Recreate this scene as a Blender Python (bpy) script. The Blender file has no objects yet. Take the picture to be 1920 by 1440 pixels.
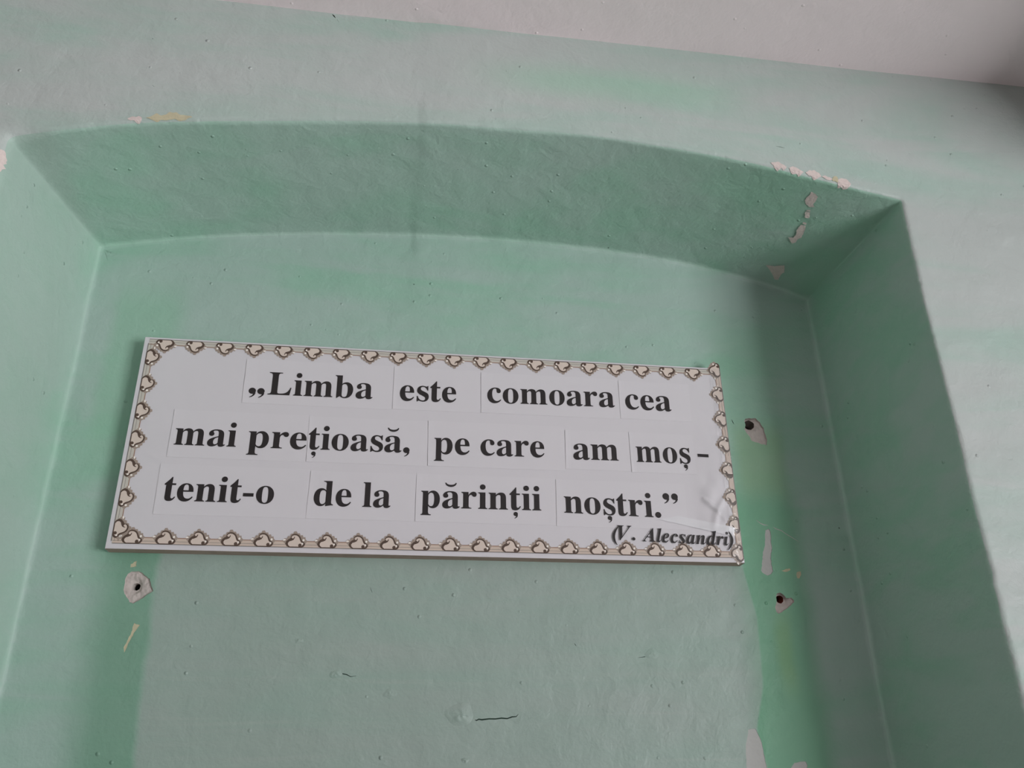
import bpy, bmesh, math, random
import numpy as np
from mathutils import Vector, Matrix, noise
from mathutils.geometry import delaunay_2d_cdt

random.seed(7)
SC = bpy.context.scene
COL = SC.collection

# ------------------------------------------------------------------ camera
cam_data = bpy.data.cameras.new('camera')
cam_data.sensor_width = 36.0
cam_data.lens = 30.0
cam_data.clip_start = 0.01
cam = bpy.data.objects.new('camera', cam_data)
COL.objects.link(cam)
RIGHT = Vector((0.98931899, -0.14525215, -0.01223714))
DOWN = Vector((0.05036221, 0.41938225, -0.90641171))
FWD = Vector((0.13679029, 0.89611402, 0.42221804))
m = Matrix.Identity(4)
for r in range(3):
    m[r][0], m[r][1], m[r][2] = RIGHT[r], -DOWN[r], -FWD[r]
m[0][3], m[1][3], m[2][3] = -0.07290, -1.11609, -0.42004
cam.matrix_world = m
SC.camera = cam

# ------------------------------------------------------------------ daylight and exposure
X_RIGHT, Y_FRONT = 2.35, -4.4                  # window wall, wall behind the camera
X_LEFT, Z_FLOOR, Z_CEIL = -2.2, -1.95, 0.578
WIN_Y0, WIN_Y1, WIN_Z0, WIN_Z1 = -3.85, -1.80, -1.60, 0.36

world = bpy.data.worlds.new('overcast_sky')
SC.world = world
world.use_nodes = True
bg = world.node_tree.nodes['Background']
bg.inputs['Strength'].default_value = 3.3
wn, wl = world.node_tree.nodes, world.node_tree.links
wc = wn.new('ShaderNodeTexCoord')
ws = wn.new('ShaderNodeSeparateXYZ')
wl.new(wc.outputs['Generated'], ws.inputs[0])
wr = wn.new('ShaderNodeValToRGB')              # overcast sky above, ground below the horizon brightened to light ceiling and soffit
wl.new(ws.outputs['Z'], wr.inputs[0])
wr.color_ramp.elements[0].position = 0.0
wr.color_ramp.elements[0].color = (4.6, 4.55, 4.7, 1)
wr.color_ramp.elements[1].position = 0.06
wr.color_ramp.elements[1].color = (0.93, 0.97, 1.05, 1)
wl.new(wr.outputs[0], bg.inputs['Color'])

portal = bpy.data.lights.new('window_portal', 'AREA')
portal.shape = 'RECTANGLE'
portal.size = WIN_Y1 - WIN_Y0
portal.size_y = WIN_Z1 - WIN_Z0
portal.cycles.is_portal = True
po = bpy.data.objects.new('window_portal', portal)
COL.objects.link(po)
po.location = (X_RIGHT + 0.27, (WIN_Y0 + WIN_Y1) / 2, (WIN_Z0 + WIN_Z1) / 2)
po.rotation_euler = (math.radians(90), 0, math.radians(90))

SC.view_settings.view_transform = 'Standard'
SC.view_settings.look = 'None'
SC.view_settings.gamma = 1.0
SC.view_settings.use_curve_mapping = False
SC.view_settings.exposure = 0.0
SC.cycles.max_bounces = 10
SC.cycles.diffuse_bounces = 6
SC.cycles.transparent_max_bounces = 12


# ------------------------------------------------------------------ materials
def srgb(r, g, b):
    def f(c):
        c /= 255.0
        return c / 12.92 if c <= 0.04045 else ((c + 0.055) / 1.055) ** 2.4
    return (f(r), f(g), f(b), 1.0)


class Nodes:
    """small helper for writing node trees as expressions"""
    def __init__(self, name):
        self.mat = bpy.data.materials.new(name)
        self.mat.use_nodes = True
        self.t = self.mat.node_tree
        self.bsdf = self.t.nodes['Principled BSDF']
        self.out = self.t.nodes['Material Output']
        self.co = self.t.nodes.new('ShaderNodeTexCoord').outputs['Object']
        sep = self.t.nodes.new('ShaderNodeSeparateXYZ')
        self.t.links.new(self.co, sep.inputs[0])
        self.x, self.y, self.z = sep.outputs

    def put(self, sock, v):
        if isinstance(v, bpy.types.NodeSocket):
            self.t.links.new(v, sock)
        else:
            sock.default_value = v

    def math(self, op, a, b=0.0, clamp=False):
        n = self.t.nodes.new('ShaderNodeMath')
        n.operation = op
        n.use_clamp = clamp
        self.put(n.inputs[0], a)
        self.put(n.inputs[1], b)
        return n.outputs[0]

    def vec(self, scale, shift=(0, 0, 0)):
        n = self.t.nodes.new('ShaderNodeMapping')
        self.put(n.inputs['Vector'], self.co)
        n.inputs['Scale'].default_value = scale
        n.inputs['Location'].default_value = shift
        return n.outputs[0]

    def noise(self, scale, stretch=(1, 1, 1), detail=3.0, rough=0.5, dist=0.0, shift=(0, 0, 0)):
        n = self.t.nodes.new('ShaderNodeTexNoise')
        self.put(n.inputs['Vector'], self.vec(stretch, shift))
        n.inputs['Scale'].default_value = scale
        n.inputs['Detail'].default_value = detail
        n.inputs['Roughness'].default_value = rough
        n.inputs['Distortion'].default_value = dist
        return n.outputs['Fac']

    def step(self, v, lo, hi):
        n = self.t.nodes.new('ShaderNodeMapRange')
        n.interpolation_type = 'SMOOTHSTEP'
        self.put(n.inputs['Value'], v)
        n.inputs['From Min'].default_value = lo
        n.inputs['From Max'].default_value = hi
        return n.outputs['Result']

    def mix(self, fac, a, b):
        n = self.t.nodes.new('ShaderNodeMix')
        n.data_type = 'RGBA'
        self.put(n.inputs['Factor'], fac)
        self.put(n.inputs[6], a)
        self.put(n.inputs[7], b)
        return n.outputs[2]

    def curve(self, v, pts, lo, hi):
        """piecewise-linear f(v): pts are (v, f) pairs"""
        n = self.t.nodes.new('ShaderNodeFloatCurve')
        v01 = self.math('DIVIDE', self.math('SUBTRACT', v, lo), hi - lo)
        self.put(n.inputs['Value'], v01)
        c = n.mapping.curves[0]
        ys = [p[1] for p in pts]
        y0, y1 = min(ys), max(ys)
        pp = sorted(((p[0] - lo) / (hi - lo), (p[1] - y0) / (y1 - y0)) for p in pts)
        while len(c.points) < len(pp):
            c.points.new(0.5, 0.5)
        for q, (a, b) in zip(c.points, pp):
            q.location = (a, b)
            q.handle_type = 'VECTOR'
        n.mapping.update()
        return self.math('ADD', self.math('MULTIPLY', n.outputs[0], y1 - y0), y0)

    def voronoi(self, scale, shift=(0, 0, 0)):
        n = self.t.nodes.new('ShaderNodeTexVoronoi')
        self.put(n.inputs['Vector'], self.vec((1, 1, 1), shift))
        n.inputs['Scale'].default_value = scale
        sp = self.t.nodes.new('ShaderNodeSeparateColor')
        self.t.links.new(n.outputs['Color'], sp.inputs[0])
        return n.outputs['Distance'], sp.outputs[0], sp.outputs[1]

    def bump(self, h, strength, dist, prev=None):
        n = self.t.nodes.new('ShaderNodeBump')
        n.inputs['Strength'].default_value = strength
        n.inputs['Distance'].default_value = dist
        self.put(n.inputs['Height'], h)
        if prev is not None:
            self.put(n.inputs['Normal'], prev)
        return n.outputs[0]

    def finish(self, color, rough=0.5, spec=0.4, normal=None):
        self.put(self.bsdf.inputs['Base Color'], color)
        self.put(self.bsdf.inputs['Roughness'], rough)
        self.put(self.bsdf.inputs['Specular IOR Level'], spec)
        if normal is not None:
            self.put(self.bsdf.inputs['Normal'], normal)
        return self.mat


def plaster_relief(n, amount=1.0):
    """orange-peel roller texture, trowel waves and a few pimples"""
    fine = n.noise(230, detail=2)
    mid = n.noise(38, detail=3, dist=0.4)
    wav = n.noise(9, (1, 1, 1.8), detail=2)
    d, r, g = n.voronoi(46)
    pim = n.math('MULTIPLY', n.math('SUBTRACT', 1.0, n.step(d, 0.03, 0.13)), n.step(r, 0.70, 0.74))
    b = n.bump(wav, 0.35 * amount, 0.012)
    b = n.bump(mid, 0.45 * amount, 0.0045, b)
    b = n.bump(fine, 0.35 * amount, 0.0012, b)
    return n.bump(pim, 0.8 * amount, 0.0016, b)


def specks(n, color, dark):
    d, r, g = n.voronoi(19, (3.1, 1.7, 0.4))
    m1 = n.math('MULTIPLY', n.math('SUBTRACT', 1.0, n.step(d, 0.016, 0.03)), n.step(r, 0.80, 0.81))
    return n.mix(n.math('MULTIPLY', m1, 0.8), color, dark)


def wall_paint():
    n = Nodes('pale_green_wall_paint')
    a = n.noise(2.6, (0.7, 1, 2.2), 4, 0.55, 0.8)
    b = n.noise(7.0, (0.45, 1, 2.6), 3, 0.5, 1.2, (2, 5, 1))
    f = n.step(n.math('ADD', n.math('MULTIPLY', a, 0.7), n.math('MULTIPLY', b, 0.3)), 0.42, 0.66)
    c = n.mix(f, srgb(183, 191, 187), srgb(167, 191, 180))
    # a greener brushed patch just under the ceiling line and above the crown of the arch
    px = n.math('SUBTRACT', 1.0, n.step(n.math('ABSOLUTE', n.math('SUBTRACT', n.x, 0.22)), 0.06, 0.26))
    pz = n.math('SUBTRACT', 1.0, n.step(n.math('ABSOLUTE', n.math('SUBTRACT', n.z, 0.492)), 0.0, 0.05))
    c = n.mix(n.math('MULTIPLY', n.math('MULTIPLY', px, pz), 0.55), c, srgb(152, 198, 172))
    c = specks(n, c, srgb(70, 90, 80))
    return n.finish(c, n.math('ADD', 0.40, n.math('MULTIPLY', b, 0.15)), 0.45, plaster_relief(n, 1.0))


def niche_paint(name, back):
    n = Nodes(name)
    a = n.noise(3.2, (0.7, 1, 1.6), 4, 0.55, 0.8, (1, 0, 4))
    b = n.noise(9.0, (0.4, 1, 2.4), 3, 0.5, 1.0, (7, 5, 1))
    f = n.step(n.math('ADD', n.math('MULTIPLY', a, 0.65), n.math('MULTIPLY', b, 0.35)), 0.40, 0.64)
    c = n.mix(f, srgb(163, 187, 177), srgb(146, 187, 166)) if back else n.mix(f, srgb(170, 196, 184), srgb(152, 196, 173))
    if back:
        wob = n.math('MULTIPLY', n.math('SUBTRACT', n.noise(16, detail=3), 0.5), 0.018)
        xx = n.math('ADD', n.x, wob)
        # the greyer rectangle left where a panel once hung below the sign
        left = n.curve(n.z, [(-2.0, -0.352), (-0.40, -0.352), (-0.33, -0.3575), (-0.18, -0.360), (0.4, -0.36)], -2.0, 0.4)
        right = n.curve(n.z, [(-2.0, 0.425), (-0.408, 0.4255), (-0.364, 0.417), (-0.31, 0.4336), (-0.22, 0.4373),
                              (-0.15, 0.4257), (0.4, 0.415)], -2.0, 0.4)
        inl = n.step(n.math('SUBTRACT', xx, left), -0.004, 0.008)
        inr = n.step(n.math('SUBTRACT', right, n.x), -0.0015, 0.003)
        below = n.math('SUBTRACT', 1.0, n.step(n.z, -0.06, 0.0))
        panel = n.math('MULTIPLY', n.math('MULTIPLY', inl, inr), below)
        grey = n.mix(n.noise(6, (0.4, 1, 3.0), 4, 0.6, 0.8), srgb(163, 171, 166), srgb(142, 172, 158))
        drag = n.step(n.noise(4.5, (0.22, 1, 7.0), 3, 0.6, 0.5, (3, 1, 2)), 0.50, 0.68)
        drag = n.math('MULTIPLY', drag, n.math('SUBTRACT', 1.0, n.step(n.z, -0.36, -0.24)))
        grey = n.mix(n.math('MULTIPLY', drag, 0.55), grey, srgb(182, 186, 180))
        c = n.mix(n.math('MULTIPLY', panel, 0.9), c, grey)
        # fresher, more saturated green to the right of it
        near = n.math('SUBTRACT', 1.0, inr)
        fade = n.math('SUBTRACT', 1.0, n.step(xx, 0.488, 0.535))
        low = n.math('SUBTRACT', 1.0, n.step(n.math('ADD', n.z, n.math('MULTIPLY', wob, 3.0)), -0.07, 0.02))
        gr = n.math('MULTIPLY', n.math('MULTIPLY', near, fade), low)
        c = n.mix(n.math('MULTIPLY', gr, 0.95), c, srgb(102, 168, 130))
        rs = n.math('MULTIPLY', n.step(xx, 0.40, 0.44), n.math('SUBTRACT', 1.0, n.step(n.z, 0.15, 0.28)))
        c = n.mix(n.math('MULTIPLY', n.math('MULTIPLY', rs, fade), 0.5), c, srgb(134, 182, 154))
        # yellower old coat just above it
        yl = n.math('MULTIPLY', n.step(n.x, 0.425, 0.45), n.math('SUBTRACT', 1.0, n.step(xx, 0.50, 0.525)))
        yz = n.math('SUBTRACT', 1.0, n.step(n.math('ABSOLUTE', n.math('SUBTRACT', n.z, 0.01)), 0.03, 0.075))
        c = n.mix(n.math('MULTIPLY', n.math('MULTIPLY', yl, yz), 0.55), c, srgb(140, 178, 136))
        yz2 = n.math('SUBTRACT', 1.0, n.step(n.math('ABSOLUTE', n.math('SUBTRACT', n.z, -0.265)), 0.02, 0.075))
        yx2 = n.math('SUBTRACT', 1.0, n.step(n.math('ABSOLUTE', n.math('SUBTRACT', xx, 0.473)), 0.002, 0.02))
        c = n.mix(n.math('MULTIPLY', n.math('MULTIPLY', yx2, yz2), 0.6), c, srgb(124, 170, 118))
        # fresher green strip on the left side, from beside the sign down to the floor
        gl = n.math('MULTIPLY', n.step(xx, -0.455, -0.395), n.math('SUBTRACT', 1.0, inl))
        gl = n.math('MULTIPLY', gl, n.math('SUBTRACT', 1.0, n.step(n.z, -0.12, 0.10)))
        c = n.mix(n.math('MULTIPLY', gl, 0.75), c, srgb(110, 155, 130))
        gl2 = n.math('MULTIPLY', n.step(xx, -0.485, -0.462), n.math('SUBTRACT', 1.0, n.step(xx, -0.40, -0.36)))
        gl2 = n.math('MULTIPLY', gl2, n.step(n.z, -0.1, 0.05))
        gl2 = n.math('MULTIPLY', gl2, n.math('SUBTRACT', 1.0, n.step(n.z, 0.2, 0.28)))
        c = n.mix(n.math('MULTIPLY', gl2, 0.55), c, srgb(138, 186, 158))
    else:
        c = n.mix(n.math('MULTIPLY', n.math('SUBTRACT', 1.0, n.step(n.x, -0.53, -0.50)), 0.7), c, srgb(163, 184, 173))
    c = specks(n, c, srgb(45, 62, 52))
    return n.finish(c, n.math('ADD', 0.40, n.math('MULTIPLY', b, 0.15)), 0.42, plaster_relief(n, 1.0))


def plain(name, col, rough=0.6, spec=0.3, bump_scale=0, bump=0.0, var=0.0, var_scale=60):
    n = Nodes(name)
    c = col
    if var:
        c = n.mix(n.noise(var_scale, detail=3), tuple(v * (1 - var) for v in col[:3]) + (1,), tuple(min(1, v * (1 + var)) for v in col[:3]) + (1,))
    nm = n.bump(n.noise(bump_scale, detail=4), bump, 0.001) if bump_scale else None
    return n.finish(c, rough, spec, nm)


def ceiling_paint():
    n = Nodes('pinkish_white_ceiling_paint')
    a = n.noise(2.2, detail=4, dist=0.6)
    c = n.mix(a, srgb(250, 239, 240), srgb(246, 234, 235))
    return n.finish(c, 0.6, 0.25, plaster_relief(n, 0.6))


M = {}
M['wall'] = wall_paint()
M['niche'] = niche_paint('green_niche_reveal_paint', False)
M['niche_back'] = niche_paint('green_niche_back_paint', True)
M['ceiling'] = ceiling_paint()
M['plaster'] = plain('bare_grey_plaster', srgb(190, 182, 176), 0.9, 0.1, 300, 0.8, 0.12, 120)
M['plaster_pink'] = plain('bare_pinkish_plaster', srgb(216, 203, 197), 0.9, 0.1, 250, 0.8, 0.16, 150)
M['plaster_yellow'] = plain('old_yellow_coat', srgb(196, 190, 160), 0.8, 0.2, 250, 0.5, 0.15, 130)
M['plaster_grey'] = plain('grey_filler', srgb(188, 190, 186), 0.8, 0.2, 200, 0.3, 0.06, 60)
M['brick'] = plain('red_brick_dust', srgb(120, 62, 52), 0.95, 0.05, 300, 0.8, 0.3, 200)
M['hole_dark'] = plain('hole_depth_shade', srgb(84, 78, 72), 0.9, 0.1, 300, 0.6, 0.2, 200)  # shade of the hole's depth put into its colour
M['crack'] = plain('dark_green_crack', srgb(70, 92, 80), 0.9, 0.1)  # one dark green for all cracks
M['paper'] = plain('white_paper', srgb(211, 209, 212), 0.42, 0.35, 30, 0.12, 0.012, 14)
M['strip'] = plain('white_paper_strip', srgb(213, 211, 214), 0.42, 0.35, 34, 0.10, 0.010, 20)
M['ink'] = plain('black_printed_ink', srgb(38, 34, 34), 0.42, 0.4)
M['board'] = plain('cardboard_edge', srgb(168, 150, 138), 0.85, 0.15, 220, 0.4, 0.15, 90)
M['board_white'] = plain('white_folded_paper_edge', srgb(226, 230, 224), 0.6, 0.3)
M['band'] = plain('beige_border_print', srgb(206, 190, 176), 0.42, 0.35, 0, 0, 0.08, 60)
M['band_grey'] = plain('grey_beige_border_print', srgb(198, 194, 184), 0.42, 0.35, 0, 0, 0.06, 60)
M['line'] = plain('brown_border_line', srgb(158, 128, 108), 0.42, 0.35)
M['line_dark'] = plain('dark_border_line', srgb(128, 124, 118), 0.42, 0.35)
M['orn_dark'] = plain('dark_brown_scroll_print', srgb(88, 72, 62), 0.42, 0.35)
M['orn_halo'] = plain('grey_brown_leaf_print', srgb(162, 148, 136), 0.42, 0.35, 0, 0, 0.12, 300)
M['orn_cream'] = plain('cream_shell_print', srgb(216, 202, 190), 0.42, 0.35, 0, 0, 0.05, 200)
M['orn_light'] = plain('white_bead_print', srgb(246, 240, 232), 0.42, 0.35)
M['room'] = plain('dull_room_wall_paint', srgb(148, 147, 145), 0.7, 0.2)
M['floor'] = plain('grey_floor', srgb(168, 164, 160), 0.5, 0.3, 0, 0, 0.1, 6)
M['frame'] = plain('white_window_paint', srgb(225, 226, 224), 0.4, 0.4)


def tape_material(name, white_mix):
    n = Nodes(name)
    tr = n.t.nodes.new('ShaderNodeBsdfTransparent')
    gl = n.t.nodes.new('ShaderNodeBsdfGlossy')
    gl.inputs['Roughness'].default_value = 0.18
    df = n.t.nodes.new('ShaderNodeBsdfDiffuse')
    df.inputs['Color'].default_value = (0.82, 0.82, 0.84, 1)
    nb = n.bump(n.noise(70, (1.6, 1, 0.8), 3, 0.5, 1.0), 0.9, 0.004)
    n.put(gl.inputs['Normal'], nb)
    m1 = n.t.nodes.new('ShaderNodeMixShader')
    m1.inputs[0].default_value = 0.07
    n.t.links.new(tr.outputs[0], m1.inputs[1])
    n.t.links.new(gl.outputs[0], m1.inputs[2])
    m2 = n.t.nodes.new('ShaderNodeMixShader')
    m2.inputs[0].default_value = white_mix
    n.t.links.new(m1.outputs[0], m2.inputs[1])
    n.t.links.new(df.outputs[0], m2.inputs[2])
    n.t.links.new(m2.outputs[0], n.out.inputs['Surface'])
    return n.mat


def glass_material():
    n = Nodes('window_glass')
    tr = n.t.nodes.new('ShaderNodeBsdfTransparent')
    gl = n.t.nodes.new('ShaderNodeBsdfGlossy')
    gl.inputs['Roughness'].default_value = 0.0
    m1 = n.t.nodes.new('ShaderNodeMixShader')
    m1.inputs[0].default_value = 0.06
    n.t.links.new(tr.outputs[0], m1.inputs[1])
    n.t.links.new(gl.outputs[0], m1.inputs[2])
    n.t.links.new(m1.outputs[0], n.out.inputs['Surface'])
    return n.mat


M['tape'] = tape_material('clear_tape_film', 0.06)
M['tape_glare'] = tape_material('painted_glare_film', 0.85)  # near-opaque white, a painted glare streak on the film
M['glass'] = glass_material()


# ------------------------------------------------------------------ object helpers
def link(name, verts, faces, mats, parent=None, smooth=True, fmat=None):
    me = bpy.data.meshes.new(name)
    me.from_pydata([tuple(v) for v in verts], [], faces)
    for mt in (mats if isinstance(mats, (list, tuple)) else [mats]):
        me.materials.append(mt)
    if fmat is not None:
        me.polygons.foreach_set('material_index', fmat)
    me.polygons.foreach_set('use_smooth', [smooth] * len(me.polygons))
    me.update()
    o = bpy.data.objects.new(name, me)
    COL.objects.link(o)
    o.parent = parent
    return o


def structure(o, label=None):
    o['kind'] = 'structure'
    if label:
        o['label'] = label
    return o


def boxes(name, lst, mats, parent=None):
    V, F = [], []
    for (a, b) in lst:
        k = len(V)
        for x in (a[0], b[0]):
            for y in (a[1], b[1]):
                for z in (a[2], b[2]):
                    V.append((x, y, z))
        F += [tuple(k + i for i in q) for q in ((0, 1, 3, 2), (4, 6, 7, 5), (0, 4, 5, 1), (2, 3, 7, 6), (0, 2, 6, 4), (1, 5, 7, 3))]
    return link(name, V, F, mats, parent, smooth=False)


def sstep(v, a, b):
    t = min(1.0, max(0.0, (v - a) / (b - a)))
    return t * t * (3 - 2 * t)


def in_poly(P, poly):
    """vectorised even-odd test, P (n,2), poly (m,2)"""
    x, y = P[:, 0], P[:, 1]
    r = np.zeros(len(P), bool)
    q = np.asarray(poly)
    a, b = q, np.roll(q, -1, 0)
    for (x0, y0), (x1, y1) in zip(a, b):
        c = (y0 > y) != (y1 > y)
        with np.errstate(divide='ignore', invalid='ignore'):
            xi = (x1 - x0) * (y - y0) / (y1 - y0) + x0
        r ^= c & (x < xi)
    return r


def triangulate(outer, holes, grid, pad):
    """constrained Delaunay triangles of a polygon with holes and a filling grid of points"""
    pts, edges = [], []
    for loop in [outer] + holes:
        k = len(pts)
        pts += [tuple(p) for p in loop]
        edges += [(k + i, k + (i + 1) % len(loop)) for i in range(len(loop))]
    O = np.array(outer)
    if grid:
        xs = np.arange(O[:, 0].min() + grid / 2, O[:, 0].max(), grid)
        zs = np.arange(O[:, 1].min() + grid / 2, O[:, 1].max(), grid)
        G = np.stack(np.meshgrid(xs, zs), -1).reshape(-1, 2)
        G[::2, 0] += grid * 0.2
        G = G[in_poly(G, O)]
        allb = np.array(pts)
        keep = np.ones(len(G), bool)
        for loop in [outer] + holes:
            L = np.asarray(loop)
            for s in range(0, len(G), 2000):
                d = np.hypot(G[s:s + 2000, None, 0] - L[None, :, 0], G[s:s + 2000, None, 1] - L[None, :, 1]).min(1)
                keep[s:s + 2000] &= d > pad
        for h in holes:
            keep &= ~in_poly(G, h)
        pts += [tuple(p) for p in G[keep]]
    v, e, f, ov, oe, of = delaunay_2d_cdt([Vector(p) for p in pts], edges, [], 0, 1e-7)
    V = np.array([(p.x, p.y) for p in v])
    T = np.array([tuple(t) for t in f])
    c = V[T].mean(1)
    ok = in_poly(c, O)
    for h in holes:
        ok &= ~in_poly(c, h)
    return V, [tuple(int(i) for i in t) for t in T[ok]]


# ------------------------------------------------------------------ the wall with its arched niche
YF, YB = -0.21, 0.021                     # wall face and back of the niche
OUT = [(-0.5560, 0.3075), (-0.5336, 0.3172), (-0.4981, 0.3273), (-0.4618, 0.3367), (-0.4217, 0.3458), (-0.3741, 0.3541),
       (-0.3222, 0.3620), (-0.2557, 0.3705), (-0.1878, 0.3785), (-0.1181, 0.3854), (-0.0469, 0.3911), (0.0259, 0.3950),
       (0.1001, 0.3965), (0.1755, 0.3950), (0.2519, 0.3905), (0.3291, 0.3830), (0.4069, 0.3728), (0.4850, 0.3597),
       (0.5636, 0.3446), (0.6111, 0.3350), (0.6343, 0.3291)]
INN = [(-0.5149, 0.3066), (-0.4765, 0.3156), (-0.4323, 0.3252), (-0.3871, 0.3331), (-0.2945, 0.3472), (-0.1988, 0.3577),
       (-0.1171, 0.3650), (-0.0334, 0.3695), (0.0519, 0.3722), (0.1388, 0.3720), (0.2270, 0.3686), (0.3163, 0.3610),
       (0.4063, 0.3494), (0.4963, 0.3307), (0.5990, 0.2995)]
NJ, NA = 150, 220


def resample(pts, n):
    p = np.array(pts)
    # smooth the measured arch with a cubic so that no kinks remain
    c = np.polyfit(p[:, 0], p[:, 1], 5)
    xs = np.linspace(p[0, 0], p[-1, 0], n)
    return np.stack([xs, np.polyval(c, xs)], 1)


def loop_of(arch, xl, xr, soft_l, soft_r):
    a = resample(arch, NA)
    k = np.linspace(1, 0, NJ, endpoint=False) ** 1.8
    jl = np.stack([np.full(NJ, xl), a[0, 1] + (Z_FLOOR - a[0, 1]) * k], 1)
    k2 = (np.linspace(0, 1, NJ + 1)[1:]) ** 1.8
    jr = np.stack([np.full(NJ, xr), a[-1, 1] + (Z_FLOOR - a[-1, 1]) * k2], 1)
    jl[:, 0] += (a[0, 0] - xl) * (1 - k) ** 6
    jr[:, 0] += (a[-1, 0] - xr) * (1 - k2) ** 6
    L = np.concatenate([jl, a, jr])
    for it in range(max(soft_l, soft_r)):
        S = L.copy()
        S[1:-1] = 0.25 * L[:-2] + 0.5 * L[1:-1] + 0.25 * L[2:]
        w = np.zeros(len(L))
        if it < soft_l:
            w[NJ - 25:NJ + 25] = 1
        if it < soft_r:
            w[NJ + NA - 25:NJ + NA + 25] = 1
        L = L * (1 - w[:, None]) + S * w[:, None]
    return L


def normals_of(L):
    d = np.gradient(L, axis=0)
    d /= np.linalg.norm(d, axis=1)[:, None]
    return np.stack([-d[:, 1], d[:, 0]], 1)      # points away from the niche opening


LO = loop_of(OUT, -0.5575, 0.6270, 10, 2)
LI = loop_of(INN, -0.5150, 0.5985, 14, 4)
NO, NI = normals_of(LO), normals_of(LI)


def seam(x, z):
    return 0.0018 * sstep(x, -0.0565, -0.0525) * (1 - sstep(x, -0.05, 0.12)) * sstep(z, 0.1, 0.3)


def relief(x, z):
    """slow unevenness of the hand-plastered faces (along y)"""
    v = 0.0016 * noise.noise((x * 3.1, z * 3.1, 0.3)) + 0.0006 * noise.noise((x * 11, z * 11, 5.2))
    return v - seam(x, z)


for i in range(len(LO)):
    x, z = LO[i]
    w = 0.0022 * noise.noise((x * 9, z * 9, 1.0)) + 0.0003 * noise.noise((x * 42, z * 42, 2.0))
    if x > 0.55:                               # the knocked right-hand arris
        k = math.exp(-((z + 0.18) / 0.10) ** 2) + 0.5 * math.exp(-((z - 0.16) / 0.12) ** 2)
        w += k * (0.0035 * abs(noise.noise((x * 60, z * 60, 3.0))) + 0.0016 * noise.noise((x * 150, z * 150, 8.0)))
    if -0.02 < x - 0.085 < 0.06 and z > 0.3:   # lump on the crown
        w -= 0.0012 * math.exp(-((x - 0.088) / 0.010) ** 2)
    LO[i] += NO[i] * (w - 0.5 * seam(x, z))
    x, z = LI[i]
    w = 0.0020 * noise.noise((x * 8, z * 8, 4.0)) + 0.0006 * noise.noise((x * 30, z * 30, 6.0))
    LI[i] += NI[i] * (w - 0.5 * seam(x, z))

RF, RC = 0.0075, 0.008                          # arris radius, cove radius


def lerp_loop(L, t):
    i = int(min(max(t, 0), len(L) - 1.001))
    f = t - i
    return L[i] * (1 - f) + L[i + 1] * f


def ring(t, s, lift=0.0):
    """point of the niche surround: s<0 wall face (distance -s from the arris), 0..1 arris, 1..2 reveal, 2..3 cove, >3 back face"""
    po, no = lerp_loop(LO, t), lerp_loop(NO, t)
    pi, ni = lerp_loop(LI, t), lerp_loop(NI, t)
    rf = RF * (1.0 + 0.35 * noise.noise((po[0] * 7, po[1] * 7, 9.0)))
    rf *= 1.0 + 1.6 * sstep(-po[0], 0.50, 0.552)
    if s <= 0:
        p = po + no * (rf - s)
        y = YF - lift
    elif s <= 1:
        a = s * math.pi / 2
        p = po + no * (rf * (1 - math.sin(a)) - lift * math.sin(a))
        y = YF + rf * (1 - math.cos(a)) - lift * math.cos(a)
    elif s <= 2:
        k = s - 1
        p = (po - no * lift) * (1 - k) + (pi - ni * lift) * k
        y = (YF + rf) * (1 - k) + (YB - RC) * k
    elif s <= 3:
        a = (s - 2) * math.pi / 2
        p = pi - ni * (RC * (1 - math.cos(a)) + lift)
        y = YB - RC + RC * math.sin(a) - lift
    else:
        p = pi - ni * (RC + (s - 3))
        y = YB - lift
    return Vector((p[0], y + relief(p[0], p[1]), p[1]))


PROFILE = [-0.030, -0.018, -0.008, -0.003, 0.0, 0.17, 0.33, 0.5, 0.67, 0.83, 1.0, 1.06, 1.15, 1.28, 1.41, 1.54, 1.67, 1.8, 1.9, 1.96,
           2.0, 2.2, 2.4, 2.6, 2.8, 3.0, 3.004, 3.010, 3.018]
NT = len(LO)
V, F, FM = [], [], []
for i in range(NT):
    for s in PROFILE:
        V.append(ring(min(i, NT - 1.001), s))
npf = len(PROFILE)
for i in range(NT - 1):
    for j in range(npf - 1):
        F.append((i * npf + j, i * npf + j + 1, (i + 1) * npf + j + 1, (i + 1) * npf + j))
        FM.append(0 if PROFILE[j] < 0.5 else (1 if PROFILE[j] < 2.5 else 2))
ring_first = [V[i * npf] for i in range(NT)]
ring_last = [V[i * npf + npf - 1] for i in range(NT)]

def refine(poly, step=0.0022, jit=0.0005):
    out = []
    n = len(poly)
    for i in range(n):
        a, b = np.array(poly[i]), np.array(poly[(i + 1) % n])
        k = max(1, int(np.linalg.norm(b - a) / step))
        for j in range(k):
            p = a + (b - a) * j / k
            p = p + np.array([random.uniform(-jit, jit), random.uniform(-jit, jit)])
            out.append((float(p[0]), float(p[1])))
    return out


def slit(line, w):
    L = np.array(line)
    d = np.gradient(L, axis=0)
    d /= np.linalg.norm(d, axis=1)[:, None] + 1e-9
    n = np.stack([-d[:, 1], d[:, 0]], 1)
    up, lo = [], []
    for i, p in enumerate(L):
        k = w * (0.25 if i in (0, len(L) - 1) else random.uniform(0.7, 1.3))
        up.append(tuple(p + n[i] * k))
        lo.append(tuple(p - n[i] * k))
    return up + lo[::-1]


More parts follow.
